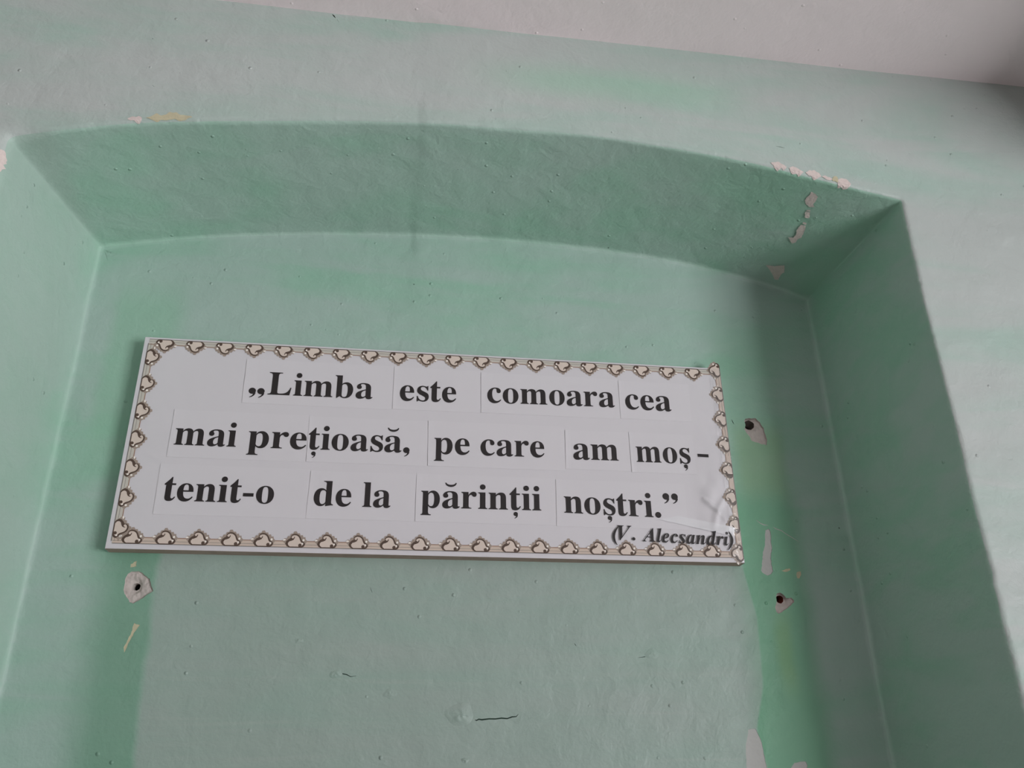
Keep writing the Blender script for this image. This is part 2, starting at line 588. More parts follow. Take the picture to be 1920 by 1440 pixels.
# wall face (named after the side of the room it closes)
outer = [(p.x, p.z) for p in ring_first] + [(ring_first[-1].x, Z_FLOOR), (X_RIGHT, Z_FLOOR)]
outer[0] = (outer[0][0], Z_FLOOR)
zs = np.arange(Z_FLOOR + 0.05, Z_CEIL, 0.05)
outer += [(X_RIGHT, z) for z in zs] + [(X_RIGHT, Z_CEIL)]
outer += [(x, Z_CEIL) for x in np.arange(X_RIGHT - 0.02, X_LEFT, -0.02)]
outer += [(X_LEFT, Z_CEIL), (X_LEFT, Z_FLOOR)]
WALL_MARKS = [slit([(-0.1865, 0.5745), (-0.1840, 0.5715), (-0.1815, 0.5680)], 0.0011), slit([(-0.1795, 0.5660), (-0.1760, 0.5600)], 0.0004),
              slit([(0.4560, 0.4080), (0.4630, 0.4070), (0.4690, 0.4060)], 0.0005), slit([(-0.4060, 0.4130), (-0.4030, 0.4100)], 0.0006)]
V2, T2 = triangulate(outer, WALL_MARKS, 0.022, 0.007)
WALL = link('wall_back', [(p[0], YF + relief(p[0], p[1]), p[1]) for p in V2], T2, M['wall'])
structure(WALL, 'pale green plastered wall around the arched niche')
SUR = link('niche_surround', V, F, [M['wall'], M['niche'], M['niche_back']], WALL, True, FM)
SUR['label'] = 'green arched soffit and side reveals of the niche'


# ------------------------------------------------------------------ damage in the paint of the niche back
H1 = [(-0.3938, -0.1757), (-0.3895, -0.1732), (-0.3839, -0.1725), (-0.3784, -0.1733), (-0.3723, -0.1779), (-0.3663, -0.1819),
      (-0.3634, -0.1889), (-0.3595, -0.197), (-0.3644, -0.2008), (-0.3694, -0.2045), (-0.3744, -0.209), (-0.3815, -0.2128),
      (-0.386, -0.2114), (-0.3889, -0.2067), (-0.3937, -0.2013), (-0.3951, -0.1961), (-0.395, -0.1895), (-0.3956, -0.1817)]
H2 = [(0.4576, 0.0732), (0.4598, 0.0767), (0.4646, 0.0784), (0.4695, 0.078), (0.4762, 0.0784), (0.4813, 0.073), (0.4846, 0.0672),
      (0.4874, 0.0635), (0.4877, 0.0567), (0.4891, 0.0492), (0.4895, 0.0416), (0.4879, 0.0353), (0.481, 0.0363), (0.4731, 0.0384),
      (0.4652, 0.0406), (0.463, 0.0455), (0.4587, 0.0537), (0.4558, 0.0595), (0.4586, 0.0681)]
H3 = [(0.4705, -0.187), (0.4746, -0.1855), (0.4789, -0.1876), (0.4833, -0.1933), (0.4904, -0.1924), (0.4945, -0.1952),
      (0.4936, -0.1988), (0.4888, -0.2025), (0.4836, -0.2061), (0.4793, -0.2093), (0.4735, -0.2122), (0.4687, -0.2144),
      (0.466, -0.212), (0.4651, -0.2056), (0.4684, -0.1985), (0.4686, -0.1921)]
SCRAPE = [(0.4668, -0.0965), (0.4719, -0.0943), (0.4745, -0.0984), (0.4728, -0.1126), (0.4728, -0.1224), (0.4691, -0.1377),
          (0.4688, -0.1473), (0.4697, -0.1555), (0.465, -0.1603), (0.4605, -0.1621), (0.4551, -0.1599), (0.4522, -0.1552),
          (0.4557, -0.1408), (0.4589, -0.1283), (0.4634, -0.117), (0.4649, -0.1044)]
FLECK1 = [(0.4824, -0.1546), (0.4878, -0.1524), (0.4944, -0.1516), (0.4963, -0.1536), (0.4902, -0.1558), (0.4851, -0.1559)]
FLECK2 = [(0.5053, -0.1561), (0.5105, -0.1553), (0.5112, -0.1594), (0.5073, -0.1656), (0.5038, -0.165), (0.5039, -0.1603)]
BOT = [(0.4564, -0.4087), (0.4624, -0.4025), (0.4699, -0.4013), (0.4779, -0.4014), (0.4790, -0.4064), (0.4760, -0.4251), (0.4540, -0.4249)]
PINK = [(0.3967, -0.4081), (0.3986, -0.3831), (0.405, -0.3627), (0.4147, -0.3614), (0.4202, -0.3737), (0.4228, -0.3959), (0.4262, -0.4315), (0.395, -0.4300)]
YEL1 = [(-0.3762, -0.2366), (-0.3689, -0.2391), (-0.3724, -0.2443), (-0.3764, -0.2539), (-0.3788, -0.2621), (-0.3815, -0.2716),
        (-0.3832, -0.2653), (-0.3798, -0.2558), (-0.3775, -0.2475)]
YEL2 = [(-0.3925, -0.1640), (-0.386, -0.1596), (-0.3853, -0.1667), (-0.3916, -0.1675)]
CR1 = [(0.0478, -0.3499), (0.0501, -0.3504), (0.0528, -0.3491), (0.0567, -0.3497), (0.0657, -0.3487), (0.0741, -0.3488),
       (0.0814, -0.3479), (0.0887, -0.3485), (0.095, -0.3464), (0.1001, -0.3462), (0.1029, -0.3433)]
CR2 = [(0.0461, -0.3455), (0.0472, -0.3478), (0.0480, -0.3497)]
CR3 = [(0.0225, -0.3425), (0.0250, -0.3440), (0.0262, -0.3470)]
CRW = [(0.4546, -0.0819), (0.4605, -0.0867), (0.4653, -0.0887), (0.4719, -0.0893)]
CRW2 = [(0.4789, -0.0912), (0.4829, -0.094), (0.4913, -0.0966), (0.4966, -0.1007), (0.5066, -0.1068), (0.5153, -0.1122)]
CR4 = [(-0.1280, -0.2945), (-0.1210, -0.2950), (-0.1131, -0.2966), (-0.1080, -0.2990), (-0.1012, -0.2980)]
CR5 = [(-0.0900, -0.1880), (-0.0888, -0.1918), (-0.0872, -0.1950)]
CR6 = [(0.2640, -0.2740), (0.2760, -0.2725), (0.2850, -0.2695)]
CR7 = [(0.4374, 0.0745), (0.4385, 0.0705), (0.4402, 0.0665)]
CR8 = [(0.1785, -0.2565), (0.1800, -0.2580), (0.1812, -0.2600)]

# outline, depth, material, [hole centre, radius, tube material], name, label
DAMAGE = [
    (refine(H1), 0.0022, 'plaster', ((-0.3822, -0.1911), 0.0048, 'hole_dark'), 'plaster_chip', 'grey plaster chip around a black drill hole below the sign'),
    (refine(H2), 0.0024, 'plaster', ((0.4668, 0.0690), 0.0078, 'hole_dark', (-0.0022, -0.0034), 0.5), 'plaster_chip', 'grey plaster chip with a drill hole right of the sign'),
    (refine(H3), 0.0022, 'plaster', ((0.4758, -0.1938), 0.0056, 'brick', (-0.0016, 0.0020), 0.75), 'plaster_chip', 'chip with a red-brown drill hole below the long scrape'),
    (refine(SCRAPE), 0.0008, 'plaster_grey', None, 'paint_scrape', 'long grey upright scrape right of the sign'),
    (refine(FLECK1), 0.0004, 'plaster_yellow', None, 'paint_fleck', None),
    (refine(FLECK2), 0.0004, 'plaster_yellow', None, 'paint_fleck', None),
    (refine(BOT), 0.0006, 'plaster_grey', None, 'paint_scrape', None),
    (refine(PINK, 0.004, 0.0004), 0.0004, 'plaster_grey', None, 'paint_scrape', None),
    (refine(YEL1), 0.0004, 'plaster_yellow', None, 'paint_fleck', None),
    (refine(YEL2), 0.0004, 'plaster_yellow', None, 'paint_fleck', None),
    (slit(CR1, 0.0007), 0.003, 'crack', None, 'crack', None),
    (slit(CR3, 0.0007), 0.003, 'crack', None, 'crack', None),
    (slit(CRW, 0.0007), 0.0003, 'plaster_grey', None, 'scratch', None),
    (slit(CRW2, 0.0007), 0.0003, 'plaster_grey', None, 'scratch', None),
    (slit(CR4, 0.0005), 0.002, 'crack', None, 'crack', None),
    (slit(CR5, 0.0004), 0.002, 'crack', None, 'crack', None),
    (slit(CR6, 0.0005), 0.002, 'crack', None, 'crack', None),
    (slit(CR7, 0.0006), 0.002, 'crack', None, 'crack', None),
    (slit(CR8, 0.0004), 0.002, 'crack', None, 'crack', None),
]

outer = [(p.x, p.z) for p in ring_last]
outer[0] = (outer[0][0], Z_FLOOR)
outer[-1] = (outer[-1][0], Z_FLOOR)
V3, T3 = triangulate(outer, [d[0] for d in DAMAGE], 0.0125, 0.004)
BACK = link('niche_back', [(p[0], YB + relief(p[0], p[1]), p[1]) for p in V3], T3, M['niche_back'], WALL)
BACK['label'] = 'green back of the niche with a greyer patch below the sign'


def damage(outline, depth, mat, hole, name, label, base=YB, parent=None):
    L = np.array(outline)
    c = L.mean(0)
    V, F, FM = [], [], []
    n = len(L)
    thin = n < 26 and hole is None and depth > 0.0015
    inset = 0.0 if thin else min(0.0008, depth * 0.6)
    d = c - L
    d /= np.linalg.norm(d, axis=1)[:, None] + 1e-9
    inn = L + d * inset
    holes = []
    if hole:
        (hx, hz), hr, tm = hole[:3]
        sh, sk = (hole[3], hole[4]) if len(hole) > 3 else ((0.0, 0.0), 1.0)
        ang = np.linspace(0, 2 * math.pi, 20, endpoint=False)
        hl = [(hx + hr * (1 + 0.12 * noise.noise((math.cos(a) * 2, math.sin(a) * 2, hx * 50))) * math.cos(a),
               hz + hr * (1 + 0.12 * noise.noise((math.cos(a) * 2, math.sin(a) * 2, 7))) * math.sin(a)) for a in ang]
        holes = [hl]
    P, T = triangulate([tuple(p) for p in inn], holes, 0 if thin else 0.0016, 0.0008)

    def floor_y(x, z):
        y = base + relief(x, z) + depth
        if not thin:
            y += depth * 0.45 * noise.noise((x * 260, z * 260, 1.0)) + depth * 0.35 * noise.noise((x * 90, z * 90, 3.0))
        if hole:
            dd = math.hypot(x - hx, z - hz)
            y += 0.0035 * math.exp(-((dd - hr) / 0.0035) ** 2)
        return y
    for p in P:
        V.append((p[0], floor_y(p[0], p[1]), p[1]))
    F += T
    FM += [0] * len(T)
    # broken rim of the paint layer
    k = len(V)
    for p, q in zip(L, inn):
        V.append((p[0], base + relief(p[0], p[1]), p[1]))
        V.append((q[0], floor_y(q[0], q[1]), q[1]))
    for i in range(n):
        j = (i + 1) % n
        F.append((k + 2 * i, k + 2 * j, k + 2 * j + 1, k + 2 * i + 1))
        FM.append(0)
    if hole:
        k = len(V)
        m = len(hl)
        lv = [0, 0.010, 0.018, 0.045]
        for q, dy in enumerate(lv):
            for (x, z) in hl:
                k2 = min(1.0, q / 1.0)
                f2 = 1 + (sk - 1) * k2
                V.append((hx + (x - hx) * f2 + sh[0] * k2 + dy * 0.10, floor_y(x, z) + dy, hz + (z - hz) * f2 + sh[1] * k2 + dy * 0.05))
        for q in range(len(lv) - 1):
            for i in range(m):
                j = (i + 1) % m
                F.append((k + q * m + i, k + q * m + j, k + (q + 1) * m + j, k + (q + 1) * m + i))
                FM.append(0 if q == 0 and hole[2] != 'brick' and len(hole) == 3 else 1)
        F.append(tuple(k + (len(lv) - 1) * m + i for i in range(m)))
        FM.append(1)
    o = link(name, V, F, [M[mat], M[hole[2]] if hole else M[mat]], parent or BACK, False, FM)
    if label:
        o['label'] = label
    return o


for d in DAMAGE:
    damage(*d)


for mk in WALL_MARKS:
    damage(mk, 0.0025, 'crack', None, 'crack', None, YF, WALL)

# lumps of dried plaster and paint on the niche back
for k, (lx, lz, lr, lh) in enumerate([(0.030, -0.3440, 0.0130, 0.0030), (-0.1270, -0.2960, 0.0055, 0.0012), (-0.1750, -0.2560, 0.0040, 0.0010),
                                      (0.0360, -0.3960, 0.0035, 0.0012), (-0.0580, -0.3190, 0.0060, 0.0009), (0.2830, -0.2690, 0.0070, 0.0010)]):
    V, F = [(lx, YB + relief(lx, lz) - lh, lz)], []
    nr, na = 7, 22
    for i in range(1, nr + 1):
        for j in range(na):
            a = 2 * math.pi * j / na
            rr = lr * i / nr * (1 + 0.35 * noise.noise((math.cos(a) * 1.3, math.sin(a) * 1.3, k * 3.7)))
            x, z = lx + 1.5 * rr * math.cos(a), lz + rr * math.sin(a)
            t = i / nr
            h = lh * (1 - t * t) ** 1.5 * (1 + 0.9 * noise.noise((x * 330, z * 330, k))) - (0.0002 if i == nr else 0)
            V.append((x, YB + relief(x, z) - h, z))
    for j in range(na):
        F.append((0, 1 + (j + 1) % na, 1 + j))
        for i in range(nr - 1):
            a, b = 1 + i * na + j, 1 + i * na + (j + 1) % na
            F.append((a, b, b + na, a + na))
    link('plaster_lump', V, F, M['niche_back'], BACK)


# chips on the soffit, given in plan (x, y); each follows the curved soffit
def soffit_z(x, y):
    arch = slice(NJ, NJ + NA)
    k = (y - (YF + RF)) / (YB - RC - YF - RF)
    k = min(1, max(0, k))
    return (1 - k) * np.interp(x, LO[arch][:, 0], LO[arch][:, 1]) + k * np.interp(x, LI[arch][:, 0], LI[arch][:, 1])


SOFFIT = [
    [(0.5125, -0.1862), (0.5192, -0.1845), (0.5253, -0.1799), (0.5259, -0.172), (0.5252, -0.1648), (0.529, -0.1607), (0.5221, -0.1582),
     (0.5156, -0.1614), (0.5107, -0.168), (0.5114, -0.1752), (0.5129, -0.1809)],
    [(0.5208, -0.152), (0.5265, -0.1529), (0.5270, -0.1500), (0.5216, -0.1492)],
    [(0.5213, -0.1482), (0.5275, -0.1488), (0.5300, -0.1420), (0.5313, -0.1376), (0.5257, -0.1363), (0.5217, -0.1442)],
    [(0.5262, -0.1275), (0.5318, -0.1272), (0.5325, -0.1240), (0.5270, -0.1245)],
    [(0.5255, -0.1215), (0.5330, -0.1220), (0.5350, -0.1146), (0.5365, -0.1049), (0.5366, -0.0974), (0.533, -0.0913), (0.5334, -0.0855),
     (0.5291, -0.0806), (0.5217, -0.0883), (0.5186, -0.0906), (0.526, -0.093), (0.5273, -0.0995), (0.5243, -0.1089), (0.5250, -0.118)],
    [(0.5119, -0.0211), (0.5247, -0.0245), (0.5332, -0.0303), (0.5377, -0.0324), (0.543, -0.0184), (0.5403, -0.0105), (0.5412, 0.0015),
     (0.5363, 0.0040), (0.5292, -0.0052), (0.5216, -0.0133)],
]
for poly in SOFFIT:
    L = refine(poly, 0.0022, 0.0004)
    P, T = triangulate(L, [], 0.002, 0.001)
    vs = []
    for p in P:
        q = soffit_z(p[0], p[1])
        y = p[1] + relief(p[0], q)
        vs.append((p[0], y, q - 0.0007 + 0.0003 * noise.noise((p[0] * 200, p[1] * 200, 0))))
    link('plaster_chip', vs, T, M['plaster_pink'], SUR, False)


# chips along the arris: runs of the loop with a ragged upper and lower boundary
def arris_chip(x0, x1, hi, lo, mat, left=False, label=None):
    arch = np.arange(NJ, NJ + NA)
    t0 = NJ + np.interp(x0, LO[arch][:, 0], np.arange(NA))
    t1 = NJ + np.interp(x1, LO[arch][:, 0], np.arange(NA))
    n = max(6, int((t1 - t0) * 3))
    V, F = [], []
    m = 7
    for i in range(n + 1):
        t = t0 + (t1 - t0) * i / n
        e = min(1.0, 4.0 * min(i, n - i) / n + 0.08)
        a = -hi * e * (0.65 + 0.7 * noise.noise((t * 0.9, x0 * 31, 0.5)))
        b = min(1.0, max(0.02, lo * e * (0.8 + 0.8 * noise.noise((t * 1.1, x0 * 17, 4.5)))))
        a = min(a, -0.0003)
        for j in range(m):
            k = j / (m - 1)
            s = a * (1 - k / 0.6) if k < 0.6 else b * (k - 0.6) / 0.4
            V.append(ring(t, s, 0.0006 + 0.0003 * noise.noise((t, s * 300, 2))))
    for i in range(n):
        for j in range(m - 1):
            F.append((i * m + j, i * m + j + 1, (i + 1) * m + j + 1, (i + 1) * m + j))
    o = link('plaster_chip', V, F, M[mat], SUR, False)
    if label:
        o['label'] = label


arris_chip(0.4420, 0.4650, 0.0050, 0.7, 'plaster_pink')
arris_chip(0.4690, 0.4900, 0.0060, 0.6, 'plaster_pink')
arris_chip(0.4930, 0.5160, 0.0095, 0.6, 'plaster_pink')
arris_chip(0.5170, 0.5330, 0.0050, 0.2, 'plaster_pink')
arris_chip(0.5320, 0.5420, 0.0085, 0.3, 'plaster_yellow')
arris_chip(0.5400, 0.5600, 0.0085, 0.9, 'plaster_pink')
arris_chip(-0.4250, -0.4080, 0.0050, 0.6, 'plaster_pink')
arris_chip(-0.4030, -0.3480, 0.0095, 0.4, 'plaster_yellow', label='ochre strip of old paint at the left of the arch edge')

# chip at the top of the left arris
V, F = [], []
n, mm = 18, 6
zj = LO[:NJ, 1]
for i in range(n + 1):
    t = float(np.interp(0.290 - 0.034 * i / n, zj, np.arange(NJ)))
    e = math.sin(math.pi * (0.04 + 0.92 * i / n)) ** 0.6 * (0.8 + 0.5 * noise.noise((i * 0.45, 3.0, 1.0)))
    for j in range(mm):
        k = j / (mm - 1)
        s = 0.42 + e * (-0.30 + 0.62 * k) + 0.04 * noise.noise((i * 0.8, j * 3.0, 2.0))
        V.append(ring(t, s, 0.0007 + 0.0005 * noise.noise((t * 2, s * 20, 2))))
for i in range(n):
    for j in range(mm - 1):
        F.append((i * mm + j, i * mm + j + 1, (i + 1) * mm + j + 1, (i + 1) * mm + j))
link('plaster_chip', V, F, M['plaster_pink'], SUR, False)['label'] = 'small pinkish chip on the left corner of the niche'

# ------------------------------------------------------------------ ceiling, floor and the rest of the room
V2, T2 = triangulate([(X_LEFT - 0.02, Y_FRONT), (X_RIGHT + 0.02, Y_FRONT), (X_RIGHT + 0.02, YF + 0.06), (X_LEFT - 0.02, YF + 0.06)], [], 0.05, 0.02)
CEIL = link('ceiling', [(p[0], p[1], Z_CEIL + 0.002 * noise.noise((p[0] * 2.5, p[1] * 2.5, 3)) - 0.001) for p in V2], [t[::-1] for t in T2], M['ceiling'])
structure(CEIL, 'pinkish white ceiling above the green wall')
structure(boxes('floor', [((X_LEFT - 0.02, Y_FRONT, Z_FLOOR - 0.1), (X_RIGHT + 0.02, YB + 0.05, Z_FLOOR))], M['floor']))
structure(boxes('wall_left', [((X_LEFT - 0.15, Y_FRONT, Z_FLOOR), (X_LEFT, YF + 0.05, Z_CEIL + 0.05))], M['room']))
structure(boxes('wall_front', [((X_LEFT - 0.15, Y_FRONT - 0.15, Z_FLOOR), (X_RIGHT + 0.3, Y_FRONT, Z_CEIL + 0.05))], M['room']))
xr0, xr1 = X_RIGHT, X_RIGHT + 0.26
structure(boxes('wall_right', [
    ((xr0, Y_FRONT, Z_FLOOR), (xr1, WIN_Y0, Z_CEIL + 0.05)),
    ((xr0, WIN_Y1, Z_FLOOR), (xr1, YF + 0.06, Z_CEIL + 0.05)),
    ((xr0, WIN_Y0, Z_FLOOR), (xr1, WIN_Y1, WIN_Z0)),
    ((xr0, WIN_Y0, WIN_Z1), (xr1, WIN_Y1, Z_CEIL + 0.05))], M['room']))
structure(boxes('shade_beam_1', [((1.00, Y_FRONT, 0.388), (1.22, YF + 0.01, Z_CEIL + 0.05))], M['room']), 'unseen beam added right of the niche to shade the ceiling')  # out of view, added to darken the top right of ceiling and wall
xw0, xw1, fw = X_RIGHT + 0.17, X_RIGHT + 0.22, 0.05
win = boxes('window_1', [
    ((xw0, WIN_Y0, WIN_Z0), (xw1, WIN_Y0 + fw, WIN_Z1)),
    ((xw0, WIN_Y1 - fw, WIN_Z0), (xw1, WIN_Y1, WIN_Z1)),
    ((xw0, WIN_Y0 + fw, WIN_Z0), (xw1, WIN_Y1 - fw, WIN_Z0 + fw)),
    ((xw0, WIN_Y0 + fw, WIN_Z1 - fw), (xw1, WIN_Y1 - fw, WIN_Z1)),
    ((xw0, (WIN_Y0 + WIN_Y1) / 2 - 0.025, WIN_Z0 + fw), (xw1, (WIN_Y0 + WIN_Y1) / 2 + 0.025, WIN_Z1 - fw))], M['frame'])
structure(win)
ym = (WIN_Y0 + WIN_Y1) / 2
for a, b in ((WIN_Y0 + fw, ym - 0.025), (ym + 0.025, WIN_Y1 - fw)):
    link('window_pane', [((xw0 + xw1) / 2, a, WIN_Z0 + fw), ((xw0 + xw1) / 2, b, WIN_Z0 + fw), ((xw0 + xw1) / 2, b, WIN_Z1 - fw), ((xw0 + xw1) / 2, a, WIN_Z1 - fw)],
         [(0, 1, 2, 3)], M['glass'], win, False)

# ------------------------------------------------------------------ the sign
HW, HH = 0.420, 0.1496
sign = bpy.data.objects.new('quote_sign', None)
sign.empty_display_size = 0.05
COL.objects.link(sign)
sign['label'] = 'white board with a printed black quotation and scroll border, fixed in the niche'
sign['category'] = 'sign'


def swell(u, v):
    """distance the paper stands off the board: it has come loose and creased along the right edge"""
    d = 0.0
    edge = sstep(u, 0.352, 0.385) * (1 - sstep(u, 0.405, 0.4195))
    low = (1 - sstep(v, -0.03, 0.05)) * (1 - 0.8 * sstep(-v, 0.098, 0.110))
    d += edge * low * (0.0022 + 0.0022 * noise.noise((u * 45, v * 32, 1.5)))
    d += edge * 0.0006 * noise.noise((u * 60, v * 60, 7.5))
    # the dog-legged crease left of the loose edge
    for (a, b, c, e, h, w) in ((0.3700, -0.0605, 0.3880, -0.0760, 0.0034, 0.0028), (0.3880, -0.0760, 0.3800, -0.1010, 0.0022, 0.0050),
                               (0.3880, -0.0760, 0.3990, -0.0600, 0.0020, 0.0040), (0.3900, -0.0800, 0.4060, -0.0960, 0.0018, 0.0035)):
        dx, dz = c - a, e - b
        L2 = dx * dx + dz * dz
        t = min(1, max(0, ((u - a) * dx + (v - b) * dz) / L2))
        q = math.hypot(u - a - t * dx, v - b - t * dz)
        d += h * math.exp(-(q / w) ** 2) * (0.3 + 0.7 * math.sin(math.pi * min(1, max(0, 0.15 + 0.7 * t))))
    d += 0.0003 * noise.noise((u * 9, v * 12, 3.3)) * sstep(HW - abs(u), 0, 0.03)
    return max(d, -0.0002)


def on_sign(u, v, lift):
    return (u, -swell(u, v) - lift, v)


# board: cardboard core with a white paper skin folded over the face edges
B = 0.0008
boxes('board', [((-HW, B, -HH), (HW, YB - 0.0006, HH))], M['board'], sign)['label'] = 'thick cardboard core with a brown-grey underside'
us = np.concatenate([np.linspace(-HW, 0.33, 60)[:-1], np.linspace(0.33, HW, 60)])
vs = np.linspace(-HH, HH, 130)
V = [on_sign(u, v, 0.0) for u in us for v in vs]
nv = len(vs)
F = [(i * nv + j, (i + 1) * nv + j, (i + 1) * nv + j + 1, i * nv + j + 1) for i in range(len(us) - 1) for j in range(nv - 1)]
# fold the sheet back over the left, top and right edges of the board
k0 = len(V)


def fold(pts, dirv):
    global V, F
    k = len(V)
    for (x, y, z) in pts:
        V.append((x, y, z))
        V.append((x + dirv[0] * 0.0009, 0.0022, z + dirv[1] * 0.0009))
        V.append((x + dirv[0] * 0.0009, YB - 0.0008, z + dirv[1] * 0.0009))
    for i in range(len(pts) - 1):
        for j in range(2):
            F.append((k + 3 * i + j, k + 3 * i + j + 1, k + 3 * i + 4 + j, k + 3 * i + 3 + j))


fold([on_sign(-HW, v, 0) for v in vs], (-1, 0))
fold([on_sign(HW, v, 0) for v in vs], (1, 0))
fold([on_sign(u, HH, 0) for u in us], (0, 1))
link('paper_sheet', V, F, M['paper'], sign)['label'] = 'white paper face, loose and creased at its right edge'


# --- printed border -----------------------------------------------------------
def print_mesh(name, polys, parent, lift0=0.0004):
    """polys: (outline in sign coordinates, layer, material key); triangulated, draped on the paper"""
    V, F, FM, keys = [], [], [], []
    for poly, layer, key in polys:
        if key not in keys:
            keys.append(key)
        v, e, f, a, b, c = delaunay_2d_cdt([Vector(p) for p in poly], [(i, (i + 1) % len(poly)) for i in range(len(poly))], [], 0, 1e-9)
        P = np.array([(q.x, q.y) for q in v])
        k = len(V)
        V += [on_sign(q[0], q[1], lift0 + layer * 0.00012) for q in P]
        for t in f:
            cen = P[list(t)].mean(0)[None]
            if in_poly(cen, poly)[0]:
                tt = tuple(k + i for i in t)
                x0, x1, x2 = (P[i] for i in t)
                if (x1[0] - x0[0]) * (x2[1] - x0[1]) - (x1[1] - x0[1]) * (x2[0] - x0[0]) < 0:
                    tt = tt[::-1]
                F.append(tt)
                FM.append(keys.index(key))
    return link(name, V, F, [M[k] for k in keys], parent, False, FM)


def band_rect(a, b, w0, w1, along, n=40):
    """strip between distances w0..w1 in the frame of one side"""
    pts = [(a + (b - a) * i / n, w0) for i in range(n + 1)] + [(b + (a - b) * i / n, w1) for i in range(n + 1)]
    return [along(p) for p in pts]


def circle(cx, cy, r, n=10, sy=1.0):
    return [(cx + r * math.cos(2 * math.pi * i / n), cy + sy * r * math.sin(2 * math.pi * i / n)) for i in range(n)]


KX, KY = 0.0000478, 0.0000530
MOTIF = [
    ([(-330, 130), (-300, 215), (-240, 205), (-215, 265), (-160, 262), (-140, 325), (-80, 330), (-55, 385), (5, 392), (40, 340), (95, 345),
      (120, 290), (175, 300), (200, 245), (250, 250), (262, 195), (315, 150), (250, 60), (-250, 60)], 1, 'orn_halo'),
    ([(-150, -14), (-225, 20), (-262, 75), (-250, 135), (-190, 190), (-140, 215), (-130, 270), (-95, 312), (-40, 330), (25, 322), (85, 292),
      (125, 245), (150, 195), (175, 150), (240, 110), (262, 60), (225, 10), (165, -14)], 2, 'orn_dark'),
    ([(-140, 10), (-185, 45), (-198, 90), (-165, 135), (-100, 158), (-75, 200), (-118, 236), (-92, 276), (-40, 292), (15, 286), (62, 260),
      (92, 225), (112, 180), (130, 140), (160, 112), (200, 88), (196, 52), (150, 10)], 3, 'orn_cream'),
    ([(-205, 165), (-160, 195), (-100, 205), (-60, 215), (-35, 262), (-25, 225), (-55, 175), (-110, 150), (-165, 135)], 4, 'orn_dark'),
    (circle(125, 42, 46, 10), 4, 'orn_dark'),
    (circle(208, 172, 30, 8), 4, 'orn_light'),
    ([(-345, 165), (-300, 195), (-255, 180), (-270, 155), (-320, 148)], 4, 'orn_light'),
    (circle(188, 84, 24, 8), 4, 'orn_light'),
]


def side(name, along, length, base, centres, band_key, label):
    a, b = -length, length
    band = print_mesh(name, [
        (band_rect(a, b, base, base + 0.0078, along), 0, band_key),
        (band_rect(a, b, base - 0.0009, base, along), 0.5, 'line_dark'),
        (band_rect(a, b, base + 0.0028, base + 0.0033, along), 0.5, 'line_dark'),
        (band_rect(a, b, base + 0.0070, base + 0.0082, along), 0.5, 'line')], sign)
    if label:
        band['label'] = label
    for c in centres:
        polys = [([along((c + x * KX, base + y * KY)) for x, y in poly], lay, key) for poly, lay, key in MOTIF]
        print_mesh('scroll_ornament', polys, band)


P0 = 0.0402
side('border_strip', lambda p: (p[0], p[1]), 0.413, -0.1424, [-0.3897 + P0 * i for i in range(20)], 'band', 'lower border of beige print with cream scroll shells')
side('border_strip', lambda p: (-p[0], -p[1]), 0.4135, -0.1462, [0.3922 - 0.0404 * i for i in range(20)], 'band_grey', 'upper border of beige print, its shells upside down')
side('border_strip', lambda p: (p[1], -p[0]), 0.1400, -0.4138, [-0.1185 + 0.0404 * i for i in range(7)], 'band_grey', 'left border of beige print, its shells turned sideways')
side('border_strip', lambda p: (-p[1], p[0]), 0.1420, -0.4188, [-0.1365 + 0.0404 * i for i in range(8)], 'band', 'right border of beige print, glossy and crumpled')

# --- lettering ----------------------------------------------------------------
EM = 0.0507
ADV = dict(a=.5, b=.556, c=.444, d=.556, e=.444, i=.278, l=.278, m=.833, n=.556, o=.5, p=.556, r=.444, s=.389, t=.333, L=.667)
ADV.update({'ă': .5, 'ț': .333, 'ș': .389, '-': .333, ',': .25, '.': .25, '„': .5, '”': .5, ' ': .25})
ADVI = dict(A=.667, V=.667, l=.278, e=.444, c=.444, s=.389, a=.5, n=.556, d=.5, r=.389, i=.278)
ADVI.update({'(': .333, ')': .333, '.': .25, ' ': .25})
CACHE = {}


def font_glyph(ch, italic):
    """outline triangles of one letter in the bold serif (or bold italic) alphabet of the built-in font"""
    if (ch, italic) in CACHE:
        return CACHE[ch, italic]
    if ch.isupper():
        code = (0x1D468 if italic else 0x1D400) + ord(ch) - 65
    else:
        code = (0x1D482 if italic else 0x1D41A) + ord(ch) - 97
    cu = bpy.data.curves.new('glyph', 'FONT')
    cu.body = chr(code)
    cu.resolution_u = 5
    ob = bpy.data.objects.new('glyph', cu)
    COL.objects.link(ob)
    bpy.context.view_layer.update()
    ev = ob.evaluated_get(bpy.context.evaluated_depsgraph_get())
    me = ev.to_mesh()
    vs = [(v.co.x, v.co.y) for v in me.vertices]
    fs = [tuple(p.vertices) for p in me.polygons]
    ev.to_mesh_clear()
    bpy.data.objects.remove(ob)
    bpy.data.curves.remove(cu)
    CACHE[ch, italic] = (vs, fs)
    return vs, fs


def poly_glyph(poly):
    v, e, f, a, b, c = delaunay_2d_cdt([Vector(p) for p in poly], [(i, (i + 1) % len(poly)) for i in range(len(poly))], [], 0, 1e-9)
    P = np.array([(q.x, q.y) for q in v])
    return [tuple(p) for p in P], [tuple(t) for t in f if in_poly(P[list(t)].mean(0)[None], poly)[0]]


